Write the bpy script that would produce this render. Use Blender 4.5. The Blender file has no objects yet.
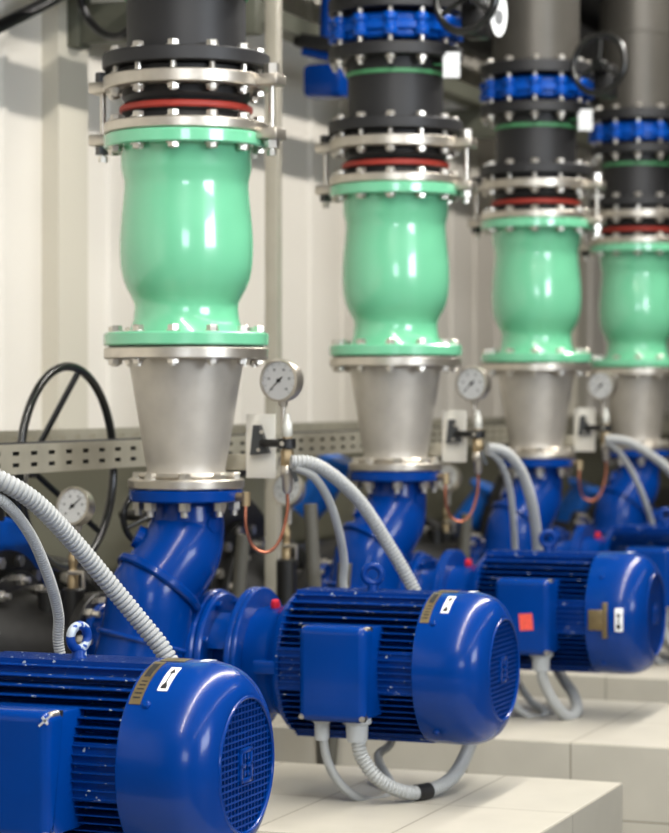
import bpy, bmesh, math, random
from mathutils import Vector, Matrix, Quaternion
PI = math.pi; R = math.radians
sc = bpy.context.scene; C = sc.collection
random.seed(4)
ZC = 1.45            # camera height
P = 1.5214           # pitch of the pump sets along the row (+Y); +X is the motor axis
F = 2368.0; TH = 0.3705
CAM = Vector((2.447, -5.293, ZC))
YM = 0.06            # motor axis offset
ZA = ZC - 0.645      # motor axis height
ZP = ZC - 0.95       # plinth top
def H(z): return ZC + z
def PX(u, v, y):     # world point at depth plane y seen at photo coordinates (measuring aid)
    k = (u - 334.5) / F; s, c = math.sin(TH), math.cos(TH)
    yy = y - CAM.y
    # X = dx*c + yy*s ; d = -dx*s + yy*c ; X = k d
    dx = (k * yy * c - yy * s) / (c + k * s)
    d = -dx * s + yy * c
    return Vector((CAM.x + dx, y, ZC + (396 - v) * d / F))

# ------------------------------------------------------------------ materials
def lin(c):
    return tuple((x/255/12.92 if x/255 <= .04045 else ((x/255+.055)/1.055)**2.4) for x in c) + (1,)
MATS = {}
def mat(name, rgb, rough=.5, metal=0., coat=0., bump=None, noise=None, spec=None, emit=None, chips=None):
    if name in MATS: return MATS[name]
    m = bpy.data.materials.new(name); m.use_nodes = True
    nt = m.node_tree; b = nt.nodes['Principled BSDF']
    col = lin(rgb)
    b.inputs['Base Color'].default_value = col
    b.inputs['Roughness'].default_value = rough; b.inputs['Metallic'].default_value = metal
    if coat: b.inputs['Coat Weight'].default_value = coat; b.inputs['Coat Roughness'].default_value = .06
    if spec is not None: b.inputs['Specular IOR Level'].default_value = spec
    if emit: b.inputs['Emission Color'].default_value = lin(rgb); b.inputs['Emission Strength'].default_value = emit
    tc = nt.nodes.new('ShaderNodeTexCoord')
    out = None
    if noise:
        sc_, amt = noise
        n = nt.nodes.new('ShaderNodeTexNoise'); n.inputs['Scale'].default_value = sc_; n.inputs['Detail'].default_value = 5
        nt.links.new(tc.outputs['Object'], n.inputs['Vector'])
        mx = nt.nodes.new('ShaderNodeMix'); mx.data_type = 'RGBA'; mx.blend_type = 'MULTIPLY'
        mx.inputs['A'].default_value = col
        rp = nt.nodes.new('ShaderNodeValToRGB')
        rp.color_ramp.elements[0].position = .3; rp.color_ramp.elements[1].position = .7
        lo = 1 - amt
        rp.color_ramp.elements[0].color = (lo, lo, lo, 1); rp.color_ramp.elements[1].color = (1, 1, 1, 1)
        nt.links.new(n.outputs['Fac'], rp.inputs['Fac']); nt.links.new(rp.outputs['Color'], mx.inputs['B'])
        mx.inputs['Factor'].default_value = 1
        out = mx.outputs['Result']
    if chips:
        n = nt.nodes.new('ShaderNodeTexNoise'); n.inputs['Scale'].default_value = chips[0]; n.inputs['Detail'].default_value = 3
        nt.links.new(tc.outputs['Object'], n.inputs['Vector'])
        rp = nt.nodes.new('ShaderNodeValToRGB'); rp.color_ramp.elements[0].position = chips[1]; rp.color_ramp.elements[1].position = chips[1] + .015
        nt.links.new(n.outputs['Fac'], rp.inputs['Fac'])
        mx = nt.nodes.new('ShaderNodeMix'); mx.data_type = 'RGBA'
        mx.inputs['A'].default_value = col
        if out: nt.links.new(out, mx.inputs['A'])
        mx.inputs['B'].default_value = lin((170, 180, 190))
        nt.links.new(rp.outputs['Color'], mx.inputs['Factor'])
        out = mx.outputs['Result']
    if out: nt.links.new(out, b.inputs['Base Color'])
    if bump:
        n = nt.nodes.new('ShaderNodeTexNoise'); n.inputs['Scale'].default_value = bump[0]; n.inputs['Detail'].default_value = 3
        nt.links.new(tc.outputs['Object'], n.inputs['Vector'])
        bp = nt.nodes.new('ShaderNodeBump'); bp.inputs['Strength'].default_value = bump[1]; bp.inputs['Distance'].default_value = .002
        nt.links.new(n.outputs['Fac'], bp.inputs['Height']); nt.links.new(bp.outputs['Normal'], b.inputs['Normal'])
    MATS[name] = m
    return m
BLUE = mat('blue_enamel', (0, 54, 132), .24, coat=.14, spec=.16, bump=(90, .06), noise=(9, .12))
BLUEF = mat('blue_enamel_chipped', (0, 52, 128), .3, coat=.05, spec=.2, noise=(9, .15), chips=(75, .67))
BLUEV = mat('bright_blue_enamel', (0, 74, 168), .3, coat=.1, spec=.25, noise=(12, .1))
MINT = mat('mint_enamel', (112, 194, 152), .26, coat=.8, bump=(40, .05), noise=(5, .05))
STEEL = mat('stainless_steel', (205, 198, 186), .36, metal=.9, noise=(30, .15))
CONE = mat('brushed_stainless', (206, 200, 190), .46, metal=.6, noise=(14, .18))
ZINC = mat('zinc_bolt', (205, 200, 190), .3, metal=.85)
CHAR = mat('charcoal_coating', (30, 30, 32), .5, noise=(20, .15))
RUBBER = mat('black_rubber', (22, 22, 23), .55)
RED = mat('red_band', (158, 48, 36), .55)
PIPEG = mat('grey_pipe', (88, 85, 79), .42, metal=.5, noise=(6, .15))
BLACKP = mat('black_plastic', (18, 18, 19), .4)
BLACKM = mat('black_enamel', (24, 25, 24), .28, coat=.4)
IRON = mat('dark_cast_iron', (30, 29, 27), .45, metal=.2, noise=(18, .3), bump=(60, .2))
GREYC = mat('grey_plastic_conduit', (160, 162, 161), .45)
GLAND = mat('grey_gland', (168, 172, 175), .4)
WHITE = mat('white_label', (238, 240, 240), .5)
DIAL = mat('dial_white', (246, 247, 247), .4)
INK = mat('black_ink', (12, 12, 12), .6)
BRASS = mat('brass_plate', (150, 132, 96), .35, metal=.7, noise=(40, .35))
BRASSF = mat('brass_fitting', (166, 146, 112), .38, metal=.7)
COPPER = mat('copper', (182, 114, 88), .3, metal=.8)
REDCAP = mat('red_plastic', (200, 30, 50), .4)
STICK = mat('red_sticker', (244, 92, 74), .6, noise=(120, .25))
CREAM = mat('cream_plate', (224, 220, 208), .5)
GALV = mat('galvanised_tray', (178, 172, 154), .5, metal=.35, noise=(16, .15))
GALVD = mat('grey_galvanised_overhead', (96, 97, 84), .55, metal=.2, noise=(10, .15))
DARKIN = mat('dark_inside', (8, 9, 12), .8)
GREENG = mat('green_gasket', (80, 150, 100), .5)
GLASS = None
def glass():
    global GLASS
    if GLASS: return GLASS
    m = bpy.data.materials.new('gauge_glass'); m.use_nodes = True
    nt = m.node_tree; nt.nodes.remove(nt.nodes['Principled BSDF'])
    tr = nt.nodes.new('ShaderNodeBsdfTransparent'); gl = nt.nodes.new('ShaderNodeBsdfGlossy'); gl.inputs['Roughness'].default_value = .04
    mx = nt.nodes.new('ShaderNodeMixShader'); fr = nt.nodes.new('ShaderNodeFresnel'); fr.inputs['IOR'].default_value = 1.4
    nt.links.new(fr.outputs[0], mx.inputs[0]); nt.links.new(tr.outputs[0], mx.inputs[1]); nt.links.new(gl.outputs[0], mx.inputs[2])
    nt.links.new(mx.outputs[0], nt.nodes['Material Output'].inputs['Surface'])
    GLASS = m; return m
def tile_mat(name, face, grout, sx, sy, off, axes):
    m = bpy.data.materials.new(name); m.use_nodes = True
    nt = m.node_tree; b = nt.nodes['Principled BSDF']
    b.inputs['Roughness'].default_value = .42
    tc = nt.nodes.new('ShaderNodeTexCoord'); sep = nt.nodes.new('ShaderNodeSeparateXYZ')
    nt.links.new(tc.outputs['Object'], sep.inputs['Vector'])
    geo = nt.nodes.new('ShaderNodeNewGeometry'); sn = nt.nodes.new('ShaderNodeSeparateXYZ')
    nt.links.new(geo.outputs['Normal'], sn.inputs['Vector'])
    def math_(op, a, bb=None):
        n = nt.nodes.new('ShaderNodeMath'); n.operation = op
        for i, x in enumerate((a, bb)):
            if x is None: continue
            if isinstance(x, (int, float)): n.inputs[i].default_value = x
            else: nt.links.new(x, n.inputs[i])
        return n.outputs[0]
    lines = []
    for ax, size, o in axes:
        p = sep.outputs[ax]
        q = math_('DIVIDE', math_('ADD', p, o), size)
        fr = math_('FRACT', q)
        d = math_('MULTIPLY', math_('MINIMUM', fr, math_('SUBTRACT', 1., fr)), size)
        g = math_('LESS_THAN', d, .0018)
        nn = math_('LESS_THAN', math_('ABSOLUTE', sn.outputs[ax]), .5)   # no joint across a face that lies along it
        lines.append(math_('MULTIPLY', g, nn))
    t = lines[0]
    for l in lines[1:]: t = math_('MAXIMUM', t, l)
    n = nt.nodes.new('ShaderNodeTexNoise'); n.inputs['Scale'].default_value = 7; n.inputs['Detail'].default_value = 6
    nt.links.new(tc.outputs['Object'], n.inputs['Vector'])
    rp = nt.nodes.new('ShaderNodeValToRGB'); f = lin(face)
    rp.color_ramp.elements[0].position = .3; rp.color_ramp.elements[0].color = tuple(x*.9 for x in f[:3]) + (1,)
    rp.color_ramp.elements[1].position = .7; rp.color_ramp.elements[1].color = f
    nt.links.new(n.outputs['Fac'], rp.inputs['Fac'])
    mx = nt.nodes.new('ShaderNodeMix'); mx.data_type = 'RGBA'
    nt.links.new(rp.outputs['Color'], mx.inputs['A']); mx.inputs['B'].default_value = lin(grout)
    nt.links.new(t, mx.inputs['Factor']); nt.links.new(mx.outputs['Result'], b.inputs['Base Color'])
    return m
def vary_mat(name, rgb, scale, amt, rough=.6):
    return mat(name, rgb, rough, noise=(scale, amt))

# ------------------------------------------------------------------ mesh helpers
def frame(d):
    d = d.normalized(); a = Vector((0, 0, 1)) if abs(d.z) < .9 else Vector((1, 0, 0))
    x = d.cross(a).normalized(); return x, d.cross(x).normalized()
def B(): return bmesh.new()
def lathe(bm, prof, org=(0, 0, 0), axis=(0, 0, 1), n=48, a0=0, a1=2*PI, cap=True):
    """prof: [(radius, distance along axis)]"""
    org = Vector(org); ax = Vector(axis).normalized(); x, y = frame(ax)
    full = abs(a1 - a0 - 2*PI) < 1e-6
    m = n if full else n + 1
    rings = []
    for r, z in prof:
        rings.append([bm.verts.new(org + ax*z + (x*math.cos(a0+(a1-a0)*i/n) + y*math.sin(a0+(a1-a0)*i/n))*r) for i in range(m)])
    for a, b in zip(rings, rings[1:]):
        for i in range(n if full else n):
            j = (i+1) % m
            bm.faces.new((a[i], a[j], b[j], b[i]))
    if cap and full:
        if prof[0][0] > 1e-6: bm.faces.new(rings[0][::-1])
        if prof[-1][0] > 1e-6: bm.faces.new(rings[-1])
    return bm
def flange(bm, r0, r1, z0, z1, org=(0, 0, 0), axis=(0, 0, 1), n=56, bev=.003):
    """closed ring between radius r0 and r1"""
    org = Vector(org); ax = Vector(axis).normalized(); x, y = frame(ax)
    prof = [(r0, z0), (r1-bev, z0), (r1, z0+bev), (r1, z1-bev), (r1-bev, z1), (r0, z1)]
    rings = [[bm.verts.new(org+ax*z+(x*math.cos(2*PI*i/n)+y*math.sin(2*PI*i/n))*r) for i in range(n)] for r, z in prof]
    k = len(rings)
    for q in range(k):
        a, b = rings[q], rings[(q+1) % k]
        for i in range(n):
            j = (i+1) % n; bm.faces.new((a[i], a[j], b[j], b[i]))
    return bm
def cyl(bm, p0, p1, r0, r1=None, n=20):
    p0 = Vector(p0); p1 = Vector(p1); d = p1-p0
    return lathe(bm, [(r0, 0), (r0 if r1 is None else r1, d.length)], p0, d, n)
def box(bm, c, s, rot=None, bev=0):
    r = bmesh.ops.create_cube(bm, size=1)
    M = Matrix.Translation(Vector(c)) @ (rot.to_4x4() if rot else Matrix.Identity(4)) @ Matrix.Diagonal((*s, 1))
    bmesh.ops.transform(bm, matrix=M, verts=r['verts'])
    if bev:
        es = {e for v in r['verts'] for e in v.link_edges}
        bmesh.ops.bevel(bm, geom=list(es), offset=bev, segments=2, profile=.5, affect='EDGES')
    return bm
def box2(bm, a, b, bev=0):
    a = Vector(a); b = Vector(b)
    return box(bm, (a+b)/2, [abs(x) for x in (b-a)], None, bev)
def spline(pts, n):
    pts = [Vector(p) for p in pts]
    q = [pts[0]*2-pts[1]] + pts + [pts[-1]*2-pts[-2]]
    out = []
    seg = len(pts)-1
    for i in range(n+1):
        t = i/n*seg; k = min(int(t), seg-1); f = t-k
        a, b, c, d = q[k:k+4]
        out.append(.5*((2*b)+(c-a)*f+(2*a-5*b+4*c-d)*f*f+(3*b-a-3*c+d)*f**3))
    return out
def resample(pts, step):
    L = [0]
    for a, b in zip(pts, pts[1:]): L.append(L[-1]+(b-a).length)
    n = max(2, int(L[-1]/step)); out = []; k = 0
    for i in range(n+1):
        t = L[-1]*i/n
        while k < len(pts)-2 and L[k+1] < t: k += 1
        f = (t-L[k])/max(1e-9, L[k+1]-L[k]); out.append(pts[k].lerp(pts[k+1], f))
    return out
def sweep(bm, pts, rad, n=12, closed=False, cap=True):
    m = len(pts); x = None; rings = []
    for i, p in enumerate(pts):
        if closed: d = pts[(i+1) % m]-pts[i-1]
        else: d = pts[min(i+1, m-1)]-pts[max(i-1, 0)]
        d = d.normalized()
        if x is None: x, _ = frame(d)
        x = (x-d*x.dot(d)).normalized(); y = d.cross(x)
        r = rad(i) if callable(rad) else (rad[i] if isinstance(rad, (list, tuple)) else rad)
        rings.append([bm.verts.new(p+(x*math.cos(2*PI*j/n)+y*math.sin(2*PI*j/n))*r) for j in range(n)])
    for i in range(m if closed else m-1):
        a, b = rings[i], rings[(i+1) % m]
        for j in range(n):
            k = (j+1) % n; bm.faces.new((a[j], a[k], b[k], b[j]))
    if cap and not closed:
        bm.faces.new(rings[0][::-1]); bm.faces.new(rings[-1])
    return bm
def tube(bm, pts, r, n=10, step=.012, smooth=True):
    p = resample(spline(pts, 40*len(pts)), step) if smooth else [Vector(q) for q in pts]
    return sweep(bm, p, r, n)
def ringtube(bm, c, axis, Rr, r, n=48, m=10):
    c = Vector(c); x, y = frame(Vector(axis))
    return sweep(bm, [c+(x*math.cos(2*PI*i/n)+y*math.sin(2*PI*i/n))*Rr for i in range(n)], r, m, closed=True)

OFF = {}
def finish(name, bm, m, smooth=True, angle=38):
    bmesh.ops.recalc_face_normals(bm, faces=bm.faces)
    me = bpy.data.meshes.new(name); bm.to_mesh(me); bm.free()
    me.materials.append(m)
    if smooth:
        me.polygons.foreach_set('use_smooth', [True]*len(me.polygons))
        me.set_sharp_from_angle(angle=R(angle))
    return me
def obj(name, bm, m, parent=None, smooth=True, label=None, origin=None):
    if parent is not None: off = OFF[parent]
    else: off = Vector(origin) if origin is not None else Vector((0, 0, 0))
    if off.length: bmesh.ops.translate(bm, vec=-off, verts=bm.verts)
    o = bpy.data.objects.new(name, finish(name, bm, m, smooth)); C.objects.link(o)
    OFF[o] = off
    if parent is not None: o.parent = parent
    else: o.location = off
    if label: o['label'] = label
    return o
def inst(name, me, parent, loc, rot=None):
    o = bpy.data.objects.new(name, me); C.objects.link(o); o.parent = parent
    o.location = Vector(loc)-OFF[parent]
    if rot is not None: o.rotation_euler = rot
    return o
def thing(name, label, cat, loc, group=None):
    o = bpy.data.objects.new(name, None); C.objects.link(o); o.location = Vector(loc); o.empty_display_size = .1
    OFF[o] = Vector(loc); return tag(o, label, cat, group)
def tag(o, label, cat, group=None):
    o['label'] = label; o['category'] = cat
    if group: o['group'] = group
    return o
def struct(name, bm, m, smooth=False):
    o = obj(name, bm, m, None, smooth); o['kind'] = 'structure'; return o
def dup(root, dy, label, skip=()):
    r = root.copy(); C.objects.link(r); r.location = root.location + Vector((0, dy, 0)); r['label'] = label
    kids = {}
    def rec(src, dst):
        for ch in list(src.children):
            if ch.name.split('.')[0] in skip: continue
            c = ch.copy(); C.objects.link(c); c.parent = dst; rec(ch, c)
    rec(root, r); OFF[r] = OFF[root]; return r

# ------------------------------------------------------------------ reusable bolt
def bolt_mesh(name, z0, z1, s=.0125, nh=.72, stud=.012):
    """hex head above z1, shaft, nut and thread end below z0 (all about the origin)"""
    bm = B()
    lathe(bm, [(s*1.25, z1), (s*1.25, z1+.002)], n=16)
    lathe(bm, [(s, z1+.002), (s, z1+.002+s*.75), (s*.85, z1+.002+s*.9)], n=6)
    lathe(bm, [(s*.55, z0-.004), (s*.55, z1)], n=10)
    lathe(bm, [(s*1.25, z0-.002), (s*1.25, z0)], n=16)
    lathe(bm, [(s*.9, z0-.002-s*nh), (s, z0-.002-s*(nh-.1)), (s, z0-.002)], n=6)
    if stud: lathe(bm, [(s*.55, z0-.002-s*nh-stud), (s*.55, z0)], n=10)
    return finish(name, bm, ZINC, True, 30)
def bolts(name, me, parent, r, n, z, a0=None, org=(0, 0)):
    a0 = PI/n if a0 is None else a0
    for i in range(n):
        a = a0+2*PI*i/n
        inst(name, me, parent, (org[0]+r*math.cos(a), org[1]+r*math.sin(a), z), (0, 0, a+.3*i))

ORD = ['first', 'second', 'third', 'fourth']
COLS = ['nearest, leftmost column', 'second column from the left', 'third column from the left', 'farthest column at the right edge']

# ================================================================== COLUMN (unit k = 0)
# --- reducer cone
def make_reducer():
    t = thing('pipe_reducer', '', 'reducer', (0, 0, H(-.226)), 'steel reducers above the pumps')
    b = B(); lathe(b, [(.1, H(-.205)), (.0965, H(-.18)), (.1, H(-.16)), (.138, H(.07)), (.14, H(.095))], n=56, cap=False); obj('cone', b, CONE, t)
    b = B(); flange(b, .1, .202, H(.09), H(.118)); obj('flange', b, STEEL, t)
    b = B(); flange(b, .09, .143, H(-.226), H(-.203)); obj('flange', b, STEEL, t)
    b = B(); flange(b, .096, .116, H(-.203), H(-.188), bev=.006); obj('collar', b, STEEL, t)
    me = bolt_mesh('bolt', -.052, .002, .0155, nh=1.3, stud=.014)
    bolts('bolt', me, t, .118, 8, H(-.205))
    return t
# --- mint check valve
def make_check_valve():
    t = thing('check_valve', '', 'valve', (0, 0, H(.122)), 'mint green check valves')
    prof = [(.146, .15), (.136, .168), (.130, .19), (.1275, .215), (.129, .228), (.136, .243), (.147, .262), (.156, .285), (.162, .315), (.1645, .35), (.164, .39),
            (.161, .43), (.157, .47), (.1535, .505), (.1535, .525), (.158, .545), (.161, .56), (.161, .60), (.165, .61)]
    b = B(); lathe(b, [(r, H(z)) for r, z in prof], n=64, cap=False); o = obj('body', b, MINT, t)
    b = B(); flange(b, .12, .203, H(.122), H(.155), bev=.004); obj('flange', b, MINT, t)
    b = B(); flange(b, .12, .203, H(.606), H(.639), bev=.004); obj('flange', b, MINT, t)
    b = B(); flange(b, .1, .19, H(.1185), H(.122), bev=.001); obj('gasket', b, RUBBER, t)
    me = bolt_mesh('bolt', -.067, 0, .0145, stud=.004)
    bolts('bolt', me, t, .18, 12, H(.156))
    return t
# --- expansion joint
def make_joint():
    t = thing('expansion_joint', '', 'pipe joint', (0, 0, H(.641)), 'rubber expansion joints')
    b = B(); lathe(b, [(r, H(z)) for r, z in [(.15, .645), (.155, .66), (.158, .672), (.150, .685), (.158, .692), (.158, .71), (.150, .718), (.158, .73), (.156, .745), (.15, .76)]], n=56, cap=False)
    obj('rubber_bellows', b, RUBBER, t)
    b = B(); flange(b, .14, .164, H(.693), H(.710), bev=.004); obj('red_band', b, RED, t, label='red rubber band')
    for z0, z1 in ((.641, .667), (.749, .781)):
        b = B(); flange(b, .145, .203, H(z0), H(z1)); obj('flange', b, STEEL, t)
    b = B(); flange(b, .12, .165, H(.781), H(.799), bev=.003); obj('rubber_face', b, RUBBER, t)
    me1 = bolt_mesh('bolt', -.091, 0, .0145, stud=.003); bolts('bolt', me1, t, .18, 12, H(.836))
    me2 = bolt_mesh('stud_bolt', -.063, 0, .0145, stud=.001); bolts('stud_bolt', me2, t, .18, 12, H(.6685))
    for s in (1, -1):                       # tie rods with lugs
        x = s*.228
        b = B(); cyl(b, (x, 0, H(.585)), (x, 0, H(.80)), .0075, n=12); r = obj('tie_rod', b, ZINC, t)
        for z in (.765, .635):
            b = B(); box2(b, (s*.195, -.032, H(z-.014)), (x+s*.026, .032, H(z+.014)), .004); obj('lug', b, STEEL, r)
        for z in (.793, .612):
            b = B(); lathe(b, [(.019, H(z-.012)), (.019, H(z+.012))], (x, 0, 0), n=6); obj('nut', b, BLACKM if s < 0 else ZINC, r)
        b = B(); lathe(b, [(.012, H(.582)), (.012, H(.596))], (x, 0, 0), n=6); obj('nut', b, ZINC, r)
    return t
# --- black pipe spool
def make_spool():
    t = thing('pipe_spool', '', 'pipe', (0, 0, H(.80)), 'charcoal pipe spools')
    b = B(); lathe(b, [(.146, H(.81)), (.146, H(1.05))], n=56, cap=False); obj('pipe_wall', b, CHAR, t)
    b = B(); flange(b, .12, .206, H(.80), H(.835)); obj('flange', b, CHAR, t)
    b = B(); flange(b, .12, .206, H(1.02), H(1.058)); obj('flange', b, CHAR, t)
    b = B(); flange(b, .14, .1515, H(.970), H(.984), bev=.002); obj('green_ring', b, GREENG, t, label='thin green ring round the pipe')
    return t
# --- butterfly valve
def make_butterfly():
    t = thing('butterfly_valve', '', 'valve', (0, 0, H(1.062)), 'blue butterfly valves')
    b = B(); flange(b, .13, .172, H(1.074), H(1.149), bev=.008)
    flange(b, .13, .184, H(1.095), H(1.125), bev=.006)
    obj('body', b, BLUEV, t)
    for i in range(12):
        a = PI/12+2*PI*i/12
        b = B(); cx, cy = .184*math.cos(a), .184*math.sin(a)
        lathe(b, [(.019, H(1.078)), (.022, H(1.083)), (.022, H(1.098)), (.017, H(1.103)), (.017, H(1.120)), (.022, H(1.125)), (.022, H(1.140)), (.019, H(1.145))], (cx, cy, 0), n=14)
        obj('lug', b, BLUEV, t)
    me = bolt_mesh('bolt', -.19, 0, .0145); bolts('bolt', me, t, .185, 12, H(1.207))
    b = B(); cyl(b, (.17, -.03, H(1.11)), (.245, -.045, H(1.11)), .035, .03); obj('neck', b, BLUEV, t)
    b = B(); box2(b, (.235, -.085, H(1.07)), (.310, .0, H(1.19)), .012); cyl(b, (.275, -.085, H(1.17)), (.275, -.14, H(1.17)), .014)
    g = obj('gearbox', b, BLACKP, t)
    b = B(); c = Vector((.275, -.145, H(1.18))); ax = Vector((-.25, -1, .1)).normalized()
    ringtube(b, c, ax, .104, .012); x, y = frame(ax)
    for i in range(3):
        a = .5+2*PI*i/3; cyl(b, c, c+(x*math.cos(a)+y*math.sin(a))*.104, .008, n=8)
    cyl(b, c-ax*.03, c+ax*.015, .02)
    obj('handwheel', b, BLACKM, t)
    return t
def make_riser():
    t = thing('riser_pipe', '', 'pipe', (0, 0, H(1.162)), 'grey riser pipes')
    b = B(); lathe(b, [(.158, H(1.17)), (.158, H(2.74))], n=56, cap=False); obj('pipe_wall', b, PIPEG, t)
    b = B(); flange(b, .12, .206, H(1.162), H(1.206)); obj('flange', b, CHAR, t)
    b = B(); flange(b, .15, .161, H(1.525), H(1.54), bev=.003); obj('weld_seam', b, PIPEG, t)
    return t
def make_pipe_tag():
    t = thing('pipe_tag', '', 'tag', (.16, -.05, H(.97)), 'white tags on the pipes')
    b = B(); box(b, (.205, -.075, H(.992)), (.052, .003, .078), Matrix.Rotation(.35, 3, 'Z'), .001); obj('plate', b, WHITE, t)
    b = B(); tube(b, [(.14, -.05, H(1.0)), (.175, -.07, H(.995)), (.205, -.073, H(.992))], .004, 8); obj('bracket', b, GREENG, t)
    return t
makers = [
    (make_reducer, 'conical stainless steel reducer standing on the blue pump flange, {}'),
    (make_check_valve, 'mint green bulbous check valve standing on the steel reducer, {}'),
    (make_joint, 'black rubber joint with red band above green valve, {}'),
    (make_spool, 'short charcoal flanged pipe above the expansion joint, {}'),
    (make_butterfly, 'bright blue butterfly valve with black handwheel between dark flanges, {}'),
    (make_riser, 'grey riser pipe going up from the blue butterfly valve, {}'),
    (make_pipe_tag, 'small white tag beside the charcoal pipe, {}'),
]
COL_THINGS = {}
for fn, lab in makers:
    t0 = fn(); t0['label'] = lab.format(COLS[0]); COL_THINGS[fn.__name__] = [t0]
    for k in (1, 2, 3):
        COL_THINGS[fn.__name__].append(dup(t0, k*P, lab.format(COLS[k])))

# ================================================================== PUMP
def make_pump():
    t = thing('pump', '', 'pump', (-.12, YM, ZP), 'blue pumps under the pipe columns')
    b = B(); flange(b, .07, .141, H(-.258), H(-.2285), bev=.004); obj('discharge_flange', b, BLUE, t)
    # S shaped neck
    rc = PX(159, 584, -.075); bc = PX(143, 645, -.105)
    c = spline([Vector((0, 0, H(-.235))), PX(187, 512, 0), PX(186, 531, -.004), PX(178, 556, -.035), rc, rc+(rc-PX(178, 556, -.035))*.5], 60)
    rad = []
    for i in range(len(c)):
        f = i/60
        rad.append(.098-.012*min(1, f/.08)+.016*max(0, min(1, (f-.15)/.45)))
    b = B(); sweep(b, c, rad, 44); obj('neck', b, BLUE, t)
    # ring and wider outlet body
    i0 = 48; d = (c[i0+1]-c[i0-1]).normalized()
    b = B(); flange(b, .07, .119, -.011, .011, rc, d, bev=.005); obj('rib', b, BLUE, t)
    b = B(); dd = (bc-rc).normalized()
    o1 = spline([rc, rc+d*.03, rc.lerp(bc, .55)+Vector((-.003, -.004, 0)), bc, bc+dd*.16], 30)
    sweep(b, o1, [.103+.006*min(1, q/12) for q in range(31)], 44); obj('outlet_body', b, BLUE, t)
    b = B(); flange(b, .08, .117, -.006, .006, bc+Vector((0, 0, .01)), dd, bev=.004); obj('rib', b, BLUE, t)
    b = B(); p = c[36]; nrm = Vector((-.80, -.45, .45)).normalized()
    cyl(b, p+nrm*.075, p+nrm*.116, .031, .028, 24); obj('boss', b, BLUE, t)
    b = B(); p = c[22]; nrm = Vector((.80, -.30, .1)).normalized()
    cyl(b, p+nrm*.07, p+nrm*.098, .022, .02, 20); obj('boss', b, BLUE, t)
    # casing round the shaft
    o = (0, YM, ZA); ax = (1, 0, 0)
    b = B(); lathe(b, [(.08, -.215), (.115, -.20), (.125, -.15), (.125, -.06), (.12, .0), (.10, .055)], o, ax, 48); obj('volute_casing', b, BLUE, t)
    b = B(); flange(b, .08, .168, .040, .062, o, ax, bev=.004); obj('casing_flange', b, BLUE, t)
    b = B(); flange(b, .08, .160, .062, .080, o, ax, bev=.004)
    obj('lantern_flange', b, BLUE, t)
    # lantern barrel: four arched walls with windows between
    for q in range(4):
        b = B()
        a = q*PI/2+PI/4-.50
        n = 14
        prof = [(.118, .076), (.118, .153), (.104, .153), (.104, .076), (.118, .076)]
        axv = Vector(ax)
        x, y = Vector((0, -1, 0)), Vector((0, 0, 1))
        rings = [[b.verts.new(Vector(o)+axv*zz+(x*math.cos(a+1.0*i/n)+y*math.sin(a+1.0*i/n))*r) for r, zz in prof[:-1]] for i in range(n+1)]
        for i in range(n):
            for j in range(4):
                jj = (j+1) % 4; b.faces.new((rings[i][j], rings[i][jj], rings[i+1][jj], rings[i+1][j]))
        b.faces.new(rings[0]); b.faces.new(rings[-1][::-1])
        obj('lantern_wall', b, BLUE, t)
    b = B(); cyl(b, (.05, YM, ZA), (.16, YM, ZA), .055, n=24); obj('shaft_guard', b, BLUE, t)
    b = B(); flange(b, .06, .176, .149, .165, o, ax, bev=.003); obj('motor_side_flange', b, BLUE, t)
    for i in range(8):
        a = PI/8+2*PI*i/8
        b = B(); q = Vector((.065, YM+.145*math.cos(a), ZA+.145*math.sin(a)))
        lathe(b, [(.010, .015), (.010, .027), (.008, .029)], q, ax, 6); obj('bolt', b, BLUE, t)
    # suction nozzle and feet
    b = B(); lathe(b, [(.08, -.26), (.08, -.20)], o, ax, 40, cap=False); flange(b, .06, .125, -.262, -.24, o, ax); obj('suction_nozzle', b, BLUE, t)
    b = B()
    for s in (-1, 1):
        box2(b, (-.24, YM+s*.05, ZP+.018), (-.06, YM+s*.075, ZA-.09)); 
    box2(b, (-.26, YM-.13, ZP), (-.04, YM+.13, ZP+.02), .004)
    obj('foot', b, BLUE, t)
    return t
PUMPL = ['blue pump with slanted neck under the nearest steel reducer', 'blue pump with slanted neck under the second steel reducer from the left',
         'blue pump with slanted neck under the third steel reducer from the left', 'blue pump with slanted neck under the farthest reducer at right edge']
t0 = make_pump(); t0['label'] = PUMPL[0]
for k in (1, 2, 3): dup(t0, k*P, PUMPL[k])

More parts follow.
